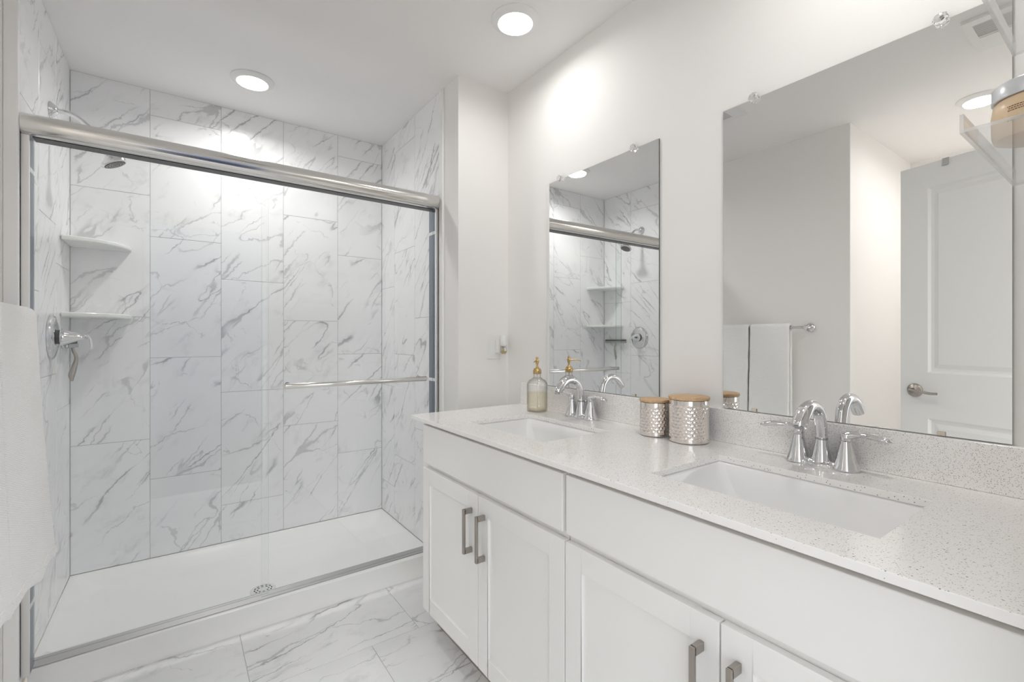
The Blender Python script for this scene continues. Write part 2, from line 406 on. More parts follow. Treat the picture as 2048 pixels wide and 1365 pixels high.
# ------------------------------------------------------------------ shell
def slab(name, label, cat, m, *b):
    bm = new()
    for q in b: box(bm, *q)
    return struct(name, bm, m, label, cat)
slab('ceiling', 'flat pale grey ceiling over the whole bathroom', 'ceiling', CEIL, (-1.64, 1.50, -0.12, 3.06, H, H+0.1))
slab('wall_right', 'warm white painted wall behind the two vanity mirrors', 'wall', PAINT, (XM, XM+0.14, -0.12, YW, -0.05, H))
slab('wall_wing', 'warm white wing wall between the shower and the vanity', 'wall', PAINT, (XT+0.006, XM+0.14, YW, YB+0.02, -0.05, H))
slab('wall_back_outer', 'plain wall behind the shower tiles', 'wall', PAINT, (XD-0.1, XM+0.14, YB+0.02, YB+0.12, -0.05, H))
slab('wall_left', 'warm white painted wall with the towel bar', 'wall', PAINT, (XD-0.1, XD, YA, YB+0.02, -0.05, H))
slab('wall_alcove', 'warm white return wall of the alcove opposite the mirrors', 'wall', PAINT, (XA-0.1, XD-0.1, YA, YA+0.1, -0.05, H), (XA-0.1, XA, -0.12, YA, -0.05, H))
slab('wall_rear', 'painted wall with the bathroom doorway', 'wall', PAINT, (XA, -0.13, -0.12, YR, -0.05, H), (0.66, XM, -0.12, YR, -0.05, H), (-0.13, 0.66, -0.12, YR, 2.075, H))
bm = new(); box(bm, XT-0.006, XT+0.0065, 2.080, YT0, 0.0, H); struct('trim_1', bm, TRIMW, 'slim glossy white edge strip where the right shower tiles stop', 'trim', bevel=0.004, bseg=3)
bm = new(); box(bm, XD, XL+0.003, 2.066, YL0, 0.0, H); struct('trim_2', bm, TRIMW, 'slim white edge strip where the left shower tiles stop', 'trim', bevel=0.004, bseg=3)
bm = new(); box(bm, XD, XD+0.012, YA+0.0, 2.062, 0.0, 0.11); box(bm, XD-0.1, XD+0.012, YA-0.012, YA, 0, 0.11)
struct('baseboard_left', bm, TRIMW, 'white baseboard under the towel bar', 'baseboard', bevel=0.003)
bm = new(); box(bm, -0.19, -0.13, YR, YR+0.012, 0, 2.135); box(bm, 0.66, 0.72, YR, YR+0.012, 0, 2.135); box(bm, -0.13, 0.66, YR, YR+0.012, 2.075, 2.135)
struct('trim_3', bm, TRIMW, 'white casing round the bathroom doorway', 'trim', bevel=0.003)

# ------------------------------------------------------------------ ceiling lamps
def lamp(x, y, label, first=[None, 1]):
    if first[0] is None:
        t = thing('recessed_ceiling_light', label, 'ceiling light', (x, y, H), 0, 'round recessed ceiling lights')
        bm = new(); lathe(bm, [(0.094, 0), (0.0945, -0.003), (0.092, -0.0055), (0.080, -0.0110), (0.0700, -0.0160), (0.0675, -0.0160), (0.0665, -0.0140)], seg=64)
        obj('trim_ring', bm, TRIMW, t, smooth=True)
        bm = new(); lathe(bm, [(0.0665, -0.0140), (0.0660, -0.0165), (0.056, -0.0195), (0.03, -0.0215), (0.0, -0.022)], seg=64, cap=False)
        bmesh.ops.remove_doubles(bm, verts=bm.verts[:], dist=1e-5)
        obj('diffuser_lens', bm, LENS, t, smooth=True)
        ld = bpy.data.lights.new('lamp', 'AREA'); ld.shape = 'DISK'; ld.size = 0.126; ld.energy = WATT[0]; ld.color = (1.0, 0.985, 0.965); ld.spread = math.radians(158)
        lo = bpy.data.objects.new('lamp', ld); COL.objects.link(lo); lo.parent = t; lo.location = (0, 0, -0.0225)
        first[0] = t
    else:
        t = copy_tree(first[0]); t.location = (x, y, H); t['label'] = label
        k = first[1]; first[1] += 1
        for c in t.children_recursive:
            if c.type == 'LIGHT': c.data = c.data.copy(); c.data.energy = WATT[k]; c.data.spread = math.radians(BEAM)
    return t
lamp(0.29, 2.548, 'lit round recessed ceiling light above the shower stall')
lamp(1.068, 1.474, 'lit round recessed ceiling light in front of the wing wall')
lamp(-0.665, 0.56, 'lit recessed ceiling light seen only in the big mirror, over the alcove')
lamp(1.068, 0.33, 'assumed recessed ceiling light above the near sink, out of view')  # unseen lamp, assumed from the bright wall, added to raise the light level
lamp(-1.15, 0.33, 'added fill light at the far end of the alcove, unseen behind the open door')  # unseen lamp added only to lift the fill in the room

def vent(x0, x1, y0, y1, label, opening, panel_):
    """opening: louvred rectangle, panel_: plain panel, both in room coordinates"""
    cx, cy_ = (x0+x1)/2, (y0+y1)/2
    t = thing('exhaust_vent', label, 'vent', (cx, cy_, H), 0, 'square ceiling vents')
    a, b = (x1-x0)/2, (y1-y0)/2
    ox0, ox1, oy0, oy1 = opening[0]-cx, opening[1]-cx, opening[2]-cy_, opening[3]-cy_
    bm = new(); z0_, z1_ = -0.013, -0.0005
    box(bm, -a, a, -b, oy0, z0_, z1_); box(bm, -a, a, oy1, b, z0_, z1_); box(bm, -a, ox0, oy0, oy1, z0_, z1_); box(bm, ox1, a, oy0, oy1, z0_, z1_)
    obj('frame', bm, PLAST, t)
    if panel_:
        bm = new(); box(bm, panel_[0]-cx, panel_[1]-cx, panel_[2]-cy_, panel_[3]-cy_, -0.0155, -0.0132); obj('plain_panel', bm, PLAST, t, bevel=0.001)
    bm = new(); box(bm, ox0, ox1, oy0, oy1, -0.0012, -0.0006); obj('dark_duct', bm, DARK, t)
    n = max(6, int((ox1-ox0)/0.0140))
    for i in range(n):
        u = ox0 + (i+0.5)*(ox1-ox0)/n
        bm = new(); prism(bm, [(u-0.0030, -0.0125), (u-0.0012, -0.0125), (u+0.0030, -0.0045), (u+0.0012, -0.0045)][::-1], 'y', oy0, oy1)
        obj('louver', bm, PLAST, t)
vent(-0.088, 0.208, 0.176, 0.472, 'white square exhaust fan with louvers and a plain panel, seen in the big mirror', (0.056, 0.166, 0.203, 0.446), (-0.070, 0.045, 0.203, 0.446))
vent(0.172, 0.452, 1.332, 1.612, 'white louvered ceiling vent seen at the top corner of the big mirror', (0.212, 0.412, 1.395, 1.548), None)

# ------------------------------------------------------------------ shower pan
t = thing('shower_pan', 'white acrylic shower pan with a raised front threshold and round drain', 'shower pan', (0, 0, 0))
X0, X1 = XL+0.001, XT-0.001; Y0, Y1 = 2.182, YB-0.001
bm = new()
def rring(x0, x1, y0, y1, z, r, n=6):
    out = []
    for cx, cy, a0 in ((x1-r, y1-r, 0), (x0+r, y1-r, PI/2), (x0+r, y0+r, PI), (x1-r, y0+r, 1.5*PI)):
        for k in range(n+1):
            a = a0 + k*PI/2/n; out.append(bm.verts.new((cx+r*math.cos(a), cy+r*math.sin(a), z)))
    return out
def bridge(A, B):
    n = len(A)
    for i in range(n): bm.faces.new((A[i], A[(i+1) % n], B[(i+1) % n], B[i]))
R = [rring(X0, X1, Y0, Y1, 0.001, 0.002), rring(X0, X1, Y0, Y1, 0.094, 0.002), rring(X0, X1, Y0+0.003, Y1, 0.102, 0.002), rring(X0, X1, Y0+0.010, Y1, 0.1055, 0.002),
     rring(X0+0.012, X1-0.012, Y0+0.085, Y1-0.012, 0.1055, 0.02), rring(X0+0.022, X1-0.022, Y0+0.098, Y1-0.022, 0.098, 0.03),
     rring(X0+0.075, X1-0.075, Y0+0.118, Y1-0.075, 0.052, 0.05), rring(X0+0.092, X1-0.092, Y0+0.135, Y1-0.092, 0.046, 0.06)]
for A, B in zip(R, R[1:]): bridge(A, B)
DX, DY = 0.320, 2.432
dr = [bm.verts.new((DX+0.055*math.cos(2*PI*(k+0.5)/28), DY+0.055*math.sin(2*PI*(k+0.5)/28), 0.036)) for k in range(28)]
bridge(R[-1], dr); bm.faces.new(dr)
obj('basin', bm, ACRYL, t, smooth=True)
d = new(); lathe(d, [(0.054, 0.0), (0.054, 0.003), (0.050, 0.0045), (0.0, 0.0045)], (DX, DY, 0.036), seg=48, cap=False)
dd = obj('drain_cover', d, PLAST, t, smooth=True)
d = new()
for rr, n, wdt in ((0.035, 12, 0.0085), (0.023, 8, 0.0075)):
    for k in range(n):
        a = 2*PI*k/n; c = Vector((DX+rr*math.cos(a), DY+rr*math.sin(a), 0.0405)); tt = Vector((-math.sin(a), math.cos(a), 0)); nn = Vector((math.cos(a), math.sin(a), 0))
        vs4 = [d.verts.new(c+tt*(sx*wdt*0.62)+nn*(sy*0.0026)+Vector((0, 0, 0.0005))) for sx, sy in ((-1,-1),(1,-1),(1,1),(-1,1))]
        lo4 = [d.verts.new(v.co-Vector((0, 0, 0.001))) for v in vs4]
        d.faces.new(vs4); [d.faces.new((lo4[i], lo4[(i+1)%4], vs4[(i+1)%4], vs4[i])) for i in range(4)]
obj('drain_slots', d, DARK, dd)

# ------------------------------------------------------------------ sliding shower door
t = thing('sliding_shower_door', 'two-panel sliding glass shower door with a rounded chrome header rail', 'shower door', (0, 0, 0))
def hprof(y0=2.074, y1=2.158, z0=1.848, z1=1.918):
    p = [(y1, z0), (y1, z1)]; zc = (z0+z1)/2; hz = (z1-z0)/2
    for k in range(17):
        a = PI/2 + k*PI/16; p.append((y0+0.034 + 0.034*math.cos(a), zc + hz*math.sin(a)))
    return p
bm = new(); prism(bm, hprof(), 'x', XL+0.002, XT-0.002); obj('header_rail', bm, SATIN, t, smooth=True)
bm = new(); box(bm, XL+0.026, XT-0.026, 2.108, 2.154, 1.8455, 1.8478); obj('channel_shade', bm, GASK, t)  # dark panel, the shade of the open channel put into its colour
for sx in (0, 1):
    a, b = (XL+0.001, XL+0.0205) if sx == 0 else (XT-0.0205, XT-0.001)
    c, e = (XL+0.001, XL+0.0198) if sx == 0 else (XT-0.0198, XT-0.001)
    bm = new(); box(bm, a, b, 2.098, 2.107, 0.128, 1.849)
    j = obj('wall_jamb', bm, ALU, t, bevel=0.001)
    bm = new(); box(bm, c, e, 2.107, 2.172, 0.128, 1.849); obj('dark_channel', bm, GASK2, j)
    for z in ((1.735, 0.335) if sx == 0 else (1.725, 0.985)):
        bm = new(); box(bm, a, b+0.0005, 2.1072, 2.174, z, z+0.016); obj('bumper', bm, PLAST, j, bevel=0.001)
bm = new(); prism(bm, [(2.187, 0.1058), (2.188, 0.109), (2.220, 0.121), (2.224, 0.121), (2.226, 0.112), (2.240, 0.112), (2.241, 0.1058)], 'x', XL+0.002, XT-0.002)
obj('bottom_track', bm, TRACK, t)
def panel(x0, x1, y, nm, zb_=0.150):
    bm = new(); box(bm, x0, x1, y-0.003, y+0.003, zb_, 1.846)
    for f in bm.faces: f.material_index = 0 if abs(f.normal.y) > 0.5 else 0
    bmesh.ops.recalc_face_normals(bm, faces=bm.faces[:])
    for f in bm.faces: f.material_index = 0 if abs(f.normal.y) > 0.5 else 1
    return obj(nm, bm, [GLASS, GEDGE], t)
p_out = panel(0.275, XT-0.022, 2.126, 'glass_panel')
p_in = panel(XL+0.022, 0.304, 2.145, 'glass_panel')
bm = new(); zb = 1.005; yb = 2.078
tube(bm, [(0.350, yb, zb), (0.355, yb, zb), (0.984, yb, zb), (0.989, yb, zb)], [0.007, 0.0112, 0.0112, 0.007], seg=20)
for x in (0.372, 0.966): tube(bm, [(x, yb, zb), (x, 2.1225, zb)], 0.006, seg=16)
obj('towel_bar_handle', bm, SATIN, p_out, smooth=True)
bm = new()
for x in (0.372, 0.966):
    lathe(bm, [(0.012, 0.0), (0.0125, 0.004), (0.010, 0.010), (0.004, 0.0125)], (x, 2.1295, zb), (0, 1, 0), 24)
    lathe(bm, [(0.010, 0.0), (0.010, 0.004)], (x, 2.1225, zb), (0, -1, 0), 24)
obj('handle_knob', bm, CHROME, p_out, smooth=True)

# the whole door stands a hair out of parallel with the back wall
t.location = (XL, 2.15, 0); t.rotation_euler = (0, 0, 0.018)
for c_ in t.children:
    c_.location = (-XL, -2.15, 0)

# ------------------------------------------------------------------ shower fittings
cy, cz = 2.520, 2.091
t = thing('shower_fixture', 'chrome shower head on a curved arm from the left tile wall', 'shower head', (XL, cy, cz))
bm = new(); lathe(bm, [(0.031, 0), (0.0305, 0.004), (0.024, 0.012), (0.017, 0.019), (0.011, 0.024)], (0.0005, 0, 0), (1, 0, 0), 36); obj('wall_flange', bm, CHROME, t, smooth=True)
bm = new(); tube(bm, spline([(0.015, 0, 0), (0.055, 0, -0.001), (0.085, 0, -0.014), (0.118, 0, -0.043), (0.147, 0, -0.078)]), 0.0088, seg=20); obj('shower_arm', bm, CHROME, t, smooth=True)
bm = new(); ax = Vector((0.45, 0, -0.893)).normalized(); q = Vector((0.145, 0, -0.076))
lathe(bm, [(0.0105, 0), (0.0125, 0.004), (0.0125, 0.018), (0.009, 0.022)], q, ax, 28)
lathe(bm, [(0.010, 0.018), (0.015, 0.026), (0.0165, 0.034), (0.013, 0.046), (0.0125, 0.058), (0.019, 0.074), (0.031, 0.087), (0.042, 0.095), (0.0465, 0.100), (0.0465, 0.106), (0.042, 0.109)], q, ax, 44)
hd = obj('spray_head', bm, CHROME, t, smooth=True)
bm = new(); f0 = q + ax*0.1092
lathe(bm, [(0.037, 0), (0.037, 0.0012), (0.001, 0.0012)], f0, ax, 40)
obj('spray_face', bm, RUBB, hd)
bm = new(); M = axm(ax)
for rr, n in ((0.030, 18), (0.020, 12), (0.010, 6)):
    for k in range(n):
        a = 2*PI*k/n; lathe(bm, [(0.0022, 0), (0.0012, 0.003)], f0 + M @ Vector((rr*math.cos(a), rr*math.sin(a), 0.001)), ax, 8)
obj('nozzles', bm, CHROMD, hd)

t = thing('shower_valve', 'round chrome shower valve plate with a cone lever handle on the left tile wall', 'shower valve', (XL, 2.540, 1.207))
bm = new(); lathe(bm, [(0.086, 0), (0.086, 0.006), (0.082, 0.010), (0.079, 0.009), (0.074, 0.012), (0.055, 0.017), (0.036, 0.019), (0.034, 0.019)], (0.0005, 0, 0), (1, 0, 0), 64); obj('escutcheon', bm, CHROME, t, smooth=True)
bm = new(); lathe(bm, [(0.028, 0.018), (0.028, 0.030)], (0, 0, 0), (1, 0, 0), 40); obj('dark_collar', bm, GASK, t, smooth=True)
bm = new(); lathe(bm, [(0.033, 0.0), (0.0335, 0.003), (0.030, 0.014), (0.021, 0.036), (0.0135, 0.056), (0.010, 0.068), (0.0105, 0.074), (0.006, 0.080)], (0.029, 0, 0), (1, 0, 0), 40)
tube(bm, spline([(0.094, 0, 0.0), (0.106, -0.002, 0.004), (0.116, -0.004, -0.006), (0.120, -0.006, -0.028), (0.121, -0.008, -0.050)]), slist([0.008, 0.0085, 0.008, 0.009, 0.006]), seg=16, flat=0.55)
obj('cone_lever', bm, CHROME, t, smooth=True)

t = thing('shower_squeegee', 'grey shower squeegee hanging below the corner shelves', 'squeegee', (XL, 2.775, 1.160))
bm = new(); box(bm, 0.022, 0.036, -0.118, 0.118, 0.0, 0.018); obj('blade_holder', bm, CHROMD, t, bevel=0.003)
bm = new(); box(bm, 0.027, 0.031, -0.120, 0.120, 0.018, 0.030); obj('rubber_blade', bm, RUBB, t)
bm = new(); tube(bm, spline([(0.030, 0, 0.004), (0.034, -0.003, -0.012), (0.043, 0.0, -0.045), (0.036, 0.0, -0.085), (0.028, -0.002, -0.120), (0.030, -0.002, -0.145)]), slist([0.005, 0.006, 0.007, 0.010, 0.011, 0.004]), seg=16, up=(0, 1, 0), flat=0.6); obj('handle', bm, NICKEL, t, smooth=True)
bm = new(); tube(bm, [(0.001, 0, 0.016), (0.026, 0, 0.014)], 0.006, seg=16); lathe(bm, [(0.016, 0), (0.015, 0.003), (0.006, 0.006)], (0.0005, 0, 0.016), (1, 0, 0), 24); obj('wall_hook', bm, CHROME, t, smooth=True)

for zt, lab in ((1.642, 'quarter-round white stone corner shelf, the upper one in the shower'), (1.314, 'quarter-round white stone corner shelf, the lower one in the shower')):
    bm = new(); R_ = 0.222; poly = [(0.001, -0.001)]
    for k in range(25):
        a = k*PI/2/24; poly.append((0.001 + R_*math.cos(a) , -0.001 - R_*math.sin(a)))
    prism(bm, poly, 'z', -0.020, 0)
    o = obj('corner_shelf', bm, STONE, bevel=0.006, bseg=4, loc=(XL, YB, zt)); tag(o, lab, 'shelf', 'stone corner shelves in the shower')

# ------------------------------------------------------------------ vanity
XF = 0.800; YE = 1.805
def shaker(parent, y0, y1, z0, z1, hside, pull_y):
    bm = new(); s = 0.058; x0 = XF-0.0; x1 = XF+0.019
    box(bm, x0, x1, y0, y0+s, z0, z1); box(bm, x0, x1, y1-s, y1, z0, z1)
    box(bm, x0, x1, y0+s, y1-s, z0, z0+s); box(bm, x0, x1, y0+s, y1-s, z1-s, z1); box(bm, x0+0.008, x1, y0+s-0.001, y1-s+0.001, z0+s-0.001, z1-s+0.001)
    bmesh.ops.remove_doubles(bm, verts=bm.verts[:], dist=1e-6)
    d_ = obj('door', bm, CAB, parent, bevel=0.0012)
    bm = new(); zt, zb_ = 0.635, 0.487
    box(bm, XF-0.034, XF-0.026, pull_y-0.0055, pull_y+0.0055, zb_, zt)
    box(bm, XF-0.030, XF, pull_y-0.0055, pull_y+0.0055, zt-0.017, zt); box(bm, XF-0.030, XF, pull_y-0.0055, pull_y+0.0055, zb_, zb_+0.017)
    obj('bar_pull', bm, NICKEL, d_, bevel=0.001)
def cabinet(y0, y1, fr, drs, label):
    t = thing('vanity_cabinet', label, 'cabinet', (0, 0, 0), 0, 'white shaker vanity cabinets')
    bm = new(); xa, xb, ya, yb_ = XF+0.021, XM-0.002, y0+0.001, y1-0.001
    box(bm, xa, xb, ya, ya+0.012, 0.100, 0.857); box(bm, xa, xb, yb_-0.012, yb_, 0.100, 0.857)
    box(bm, xa, xb, ya+0.012, yb_-0.012, 0.100, 0.115); box(bm, xb-0.006, xb, ya+0.012, yb_-0.012, 0.115, 0.700)
    box(bm, xa, xa+0.018, ya+0.012, yb_-0.012, 0.115, 0.857)
    obj('carcass', bm, CAB, t)
    bm = new(); box(bm, xa-0.001, xa+0.016, ya+0.001, yb_-0.001, 0.8572, 0.8725); obj('shadow_rail', bm, CABIN, t)  # brown strip carries the dark shadow line under the worktop
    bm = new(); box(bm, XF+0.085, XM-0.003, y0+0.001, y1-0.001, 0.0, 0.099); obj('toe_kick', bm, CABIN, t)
    bm = new(); box(bm, XF, XF+0.019, fr[0], fr[1], 0.706, 0.856); obj('false_drawer_front', bm, CAB, t, bevel=0.002)
    for (a, b, py) in drs: shaker(t, a, b, 0.122, 0.686, 0, py)
cabinet(0.894, YE-0.025, (0.900, 1.716+0.02), [(1.316, 1.736, 1.354), (0.893, 1.312, 1.274)], 'white shaker vanity cabinet nearest the shower, under the far sink')
cabinet(0.045, 0.892, (0.06, 0.886), [(0.474, 0.888, 0.508), (0.058, 0.470, 0.4365)], 'white shaker vanity cabinet nearest the camera, under the near sink')

# worktop with two sink cut-outs
HX0, HX1 = 0.896, 1.184; S1 = (1.096, 1.530); S2 = (0.263, 0.700)
t = thing('vanity_countertop', 'speckled white quartz countertop with two rectangular sink cut-outs', 'countertop', (0, 0, 0))
bm = new(); xs = [XC, HX0, HX1, XM-0.001]; ys = [0.032, S2[0], S2[1], S1[0], S1[1], YE]
gt = {}; gb = {}
for i, x in enumerate(xs):
    for j, y in enumerate(ys): gt[i, j] = bm.verts.new((x, y, ZC)); gb[i, j] = bm.verts.new((x, y, ZC-0.0155))
hole = {(1, 1), (1, 3)}
for i in range(3):
    for j in range(5):
        if (i, j) in hole: continue
        bm.faces.new((gt[i,j], gt[i+1,j], gt[i+1,j+1], gt[i,j+1])); bm.faces.new((gb[i,j], gb[i,j+1], gb[i+1,j+1], gb[i+1,j]))
def side(a, b): bm.faces.new((gt[a], gb[a], gb[b], gt[b]))
for j in range(5): side((0, j), (0, j+1)); side((3, j), (3, j+1))
for i in range(3): side((i, 0), (i+1, 0)); side((i, 5), (i+1, 5))
for (i, j) in hole: side((i, j), (i+1, j)); side((i, j+1), (i+1, j+1)); side((i, j), (i, j+1)); side((i+1, j), (i+1, j+1))
obj('slab', bm, QUARTZ, t, bevel=0.0015)
bm = new(); box(bm, XM-0.0205, XM-0.001, 0.032, YE-0.002, ZC+0.0003, 0.9890); o = obj('quartz_backsplash', bm, QUARTZ, bevel=0.0015); tag(o, 'speckled quartz backsplash strip below the two mirrors', 'backsplash')

def sink(ya, yb, label):
    t = thing('undermount_sink', label, 'sink', (0, 0, 0), 0, 'rectangular undermount sinks')
    global bm
    bm = new(); z = ZC-0.016
    a, b, c, d_ = HX0, HX1, ya, yb
    def rr(o, zz, r): return rring(a+o, b-o, c+o, d_-o, zz, r, 8)
    L_ = [rr(-0.018, z, 0.02), rr(-0.004, z, 0.018), rr(0.003, z-0.006, 0.018), rr(0.012, z-0.035, 0.022), rring(a+0.030, b-0.026, c+0.055, d_-0.055, z-0.100, 0.030, 8), rring(a+0.055, b-0.050, c+0.10, d_-0.10, z-0.128, 0.045, 8), rring(a+0.085, b-0.080, c+0.16, d_-0.16, z-0.135, 0.05, 8)]
    for A, B in zip(L_, L_[1:]): bridge(A, B)
    cx, cy_ = (a+b)/2, (c+d_)/2
    n = len(L_[-1]); cc = [bm.verts.new((cx+0.022*math.cos(PI/4*0+2*PI*k/n), cy_+0.022*math.sin(2*PI*k/n), z-0.138)) for k in range(n)]
    bridge(L_[-1], cc); bm.faces.new(cc)
    out = [rring(a-0.018, b+0.018, c-0.018, d_+0.018, z-0.012, 0.02, 8), rring(a+0.02, b-0.02, c+0.04, d_-0.04, z-0.120, 0.03, 8), rring(a+0.08, b-0.08, c+0.15, d_-0.15, z-0.150, 0.05, 8)]
    bridge(L_[0], out[0]); bridge(out[0], out[1]); bridge(out[1], out[2]); bm.faces.new(out[2])
    obj('basin', bm, PORC, t, smooth=True)
    q = new(); lathe(q, [(0.022, 0.0), (0.021, 0.003), (0.015, 0.004), (0.012, 0.002), (0.010, 0.006), (0.0, 0.0065)], (cx, cy_, z-0.1375), seg=32, cap=False); obj('drain_stopper', q, CHROME, t, smooth=True)
    return t
sink(S2[0], S2[1], 'white rectangular undermount sink nearest the camera')
sink(S1[0], S1[1], 'white rectangular undermount sink nearest the shower')

def faucet():
    t = thing('bathroom_faucet', 'chrome two-handle faucet behind the near sink', 'faucet', (1.295, 0.497, ZC), 0, 'chrome centerset faucets')
    bm = new(); prof = []
    outl = []
    N_ = 72
    for k in range(N_):
        a = 2*PI*k/N_; y = 0.080*math.cos(a); w_ = 0.0225 + 0.0055*math.cos(2*a)**2*0
        # peanut outline: round lobes under the handles with a waist between
        outl.append(a)
    def ringp(s, z):
        R = []
        for k in range(N_):
            a = 2*PI*k/N_; cyl_ = math.cos(a); sy = math.sin(a)
            yy = (0.080)*s_y(cyl_)*1.0
            xx = (0.0275 - 0.0055*math.exp(-((abs(yy)-0.026)/0.012)**2))*sgnpow(sy, 0.62)
            R.append(bm.verts.new((xx*s, yy*(1-(1-s)*0.35), z)))
        return R
    def sgnpow(v, p): return math.copysign(abs(v)**p, v)
    def s_y(c): return math.copysign(abs(c)**0.8, c)
    A = [ringp(1.0, 0.0), ringp(1.0, 0.003), ringp(0.93, 0.008), ringp(0.75, 0.013), ringp(0.4, 0.016)]
    for a_, b_ in zip(A, A[1:]):
        for k in range(N_): bm.faces.new((a_[k], a_[(k+1) % N_], b_[(k+1) % N_], b_[k]))
    bm.faces.new(A[0][::-1]); bm.faces.new(A[-1])
    obj('base_plate', bm, CHROME, t, smooth=True)
    bm = new()
    pts = spline([(0, 0, 0.004), (0, 0, 0.030), (0, 0, 0.062), (-0.002, 0, 0.095), (-0.013, 0, 0.128), (-0.036, 0, 0.148), (-0.066, 0, 0.1515), (-0.094, 0, 0.140), (-0.116, 0, 0.118), (-0.122, 0, 0.108)], 6)
    rad = slist([0.0245, 0.0190, 0.0135, 0.0135, 0.0138, 0.0140, 0.0145, 0.0165, 0.0165, 0.015], 6)
    tube(bm, pts, rad, seg=28, up=(0, 1, 0)); sp = obj('spout', bm, CHROME, t, smooth=True)
    bm = new(); tube(bm, [(-0.1215, 0, 0.109), (-0.1235, 0, 0.1060)], [0.0105, 0.010], seg=20, up=(0, 1, 0)); obj('aerator', bm, CHROMD, sp)
    bm = new(); lathe(bm, [(0.0137, 0.064), (0.0142, 0.066), (0.0142, 0.067), (0.0137, 0.069)], seg=32); obj('spout_seam', bm, CHROMD, sp, smooth=True)
    for s in (-1, 1):
        bm = new(); lathe(bm, [(0.0285, 0.0), (0.0290, 0.003), (0.0270, 0.007), (0.0245, 0.013), (0.0205, 0.026), (0.0165, 0.044), (0.0130, 0.060), (0.0112, 0.068)], (0, s*0.0525, 0.001), (0, 0, 1), 40)
        hb = obj('handle_base', bm, CHROME, t, smooth=True)
        bm = new(); lathe(bm, [(0.0112, 0.0695), (0.0116, 0.071), (0.0118, 0.078), (0.0112, 0.084), (0.007, 0.087)], (0, s*0.0525, 0.001), (0, 0, 1), 32)
        y = s*0.0525
        tube(bm, spline([(0.0, y-s*0.006, 0.078), (0.0, y+s*0.010, 0.084), (-0.001, y+s*0.030, 0.0885), (-0.004, y+s*0.056, 0.0880), (-0.008, y+s*0.080, 0.0840), (-0.010, y+s*0.091, 0.0815)]), slist([0.0105, 0.0095, 0.0085, 0.0115, 0.0105, 0.004]), seg=18, flat=[1]*10+[0.9]*6+[0.6]*30)
        obj('lever_handle', bm, CHROME, t, smooth=True)
    bm = new(); tube(bm, [(0.024, 0, 0.010), (0.024, 0, 0.058)], 0.0022, seg=12); lathe(bm, [(0.002, 0), (0.0052, 0.003), (0.006, 0.007), (0.0045, 0.011), (0.001, 0.013)], (0.024, 0, 0.056), (0, 0, 1), 20); obj('lift_rod', bm, CHROME, t, smooth=True)
    return t
_old = slist
f1 = faucet()
f2 = copy_tree(f1); f2.location = (1.295, 1.345, ZC); f2['label'] = 'chrome two-handle faucet behind the far sink, beside the soap bottle'

# ------------------------------------------------------------------ mirrors
def mirror(y0, y1, clips, label):
    t = thing('wall_mirror', label, 'mirror', (XM, 0, 0), 0, 'frameless vanity mirrors')
    z0, z1 = 0.9905, 1.8935
    bm = new(); box(bm, -0.0058, -0.0010, y0, y1, z0, z1); bmesh.ops.recalc_face_normals(bm, faces=bm.faces[:])
    for f in bm.faces: f.material_index = 0 if f.normal.x < -0.5 else 1
    obj('mirror_glass', bm, [MIRR, MEDGE], t)
    for c in clips:
        bm = new(); lathe(bm, [(0.010, 0.0), (0.0138, 0.003), (0.0138, 0.008), (0.0100, 0.014), (0.0045, 0.016)], (-0.0065, c, z1+0.002), (-1, 0, 0), 8)
        k = obj('crystal_clip', bm, CRYST, t)
        bm = new(); lathe(bm, [(0.0022, 0.0), (0.0022, 0.0035)], (-0.0005, c, z1+0.007), (-1, 0, 0), 10); obj('screw', bm, CHROMD, k)
    for c in clips:
        bm = new(); box(bm, -0.0105, -0.0060, c-0.007, c+0.007, z0, z0+0.009); obj('bottom_clip', bm, BEIGE, t, bevel=0.001)
mirror(1.021, 1.622, (1.531, 1.128), 'smaller-looking frameless rectangular mirror near the shower, reflecting the glass shower')
mirror(0.1795, 0.7865, (0.692, 0.286), 'frameless rectangular mirror nearest the camera, reflecting the towels and white door')

# ------------------------------------------------------------------ things on the worktop
t = thing('soap_dispenser', 'clear glass soap bottle with a brass pump beside the far faucet', 'soap dispenser', (1.260, 1.579, ZC))
bm = new(); lathe(bm, [(0.040, 0.0), (0.0445, 0.003), (0.0450, 0.008), (0.0450, 0.112), (0.0435, 0.122), (0.036, 0.133), (0.024, 0.140), (0.0165, 0.146), (0.0160, 0.168), (0.0165, 0.170)], seg=48, cap=False,)
bm2 = [(0.0150, 0.170), (0.0142, 0.146), (0.022, 0.1385), (0.034, 0.131), (0.0412, 0.121), (0.0425, 0.111), (0.0425, 0.010), (0.040, 0.007), (0.0, 0.006)]
lathe(bm, bm2, seg=48, cap=False)
lathe(bm, [(0.0, 0.0), (0.040, 0.0)], seg=48, cap=False); bmesh.ops.remove_doubles(bm, verts=bm.verts[:], dist=1e-6)
bt = obj('bottle', bm, BGLASS, t, smooth=True)
bm = new(); lathe(bm, [(0.0405, 0.0075), (0.0418, 0.010), (0.0418, 0.082), (0.0410, 0.0825)], seg=48); obj('liquid_soap', bm, SOAP, bt, smooth=True)
bm = new(); lathe(bm, [(0.0175, 0.160), (0.0180, 0.161), (0.0180, 0.176), (0.0150, 0.179), (0.0150, 0.183), (0.0085, 0.186), (0.0055, 0.190), (0.0045, 0.196)], seg=36); obj('collar', bm, BRASS, t, smooth=True)
bm = new(); lathe(bm, [(0.0040, 0.194), (0.0045, 0.200), (0.0082, 0.210), (0.0088, 0.217), (0.0062, 0.221), (0.0052, 0.223), (0.0066, 0.227), (0.0050, 0.232), (0.001, 0.233)], seg=28)
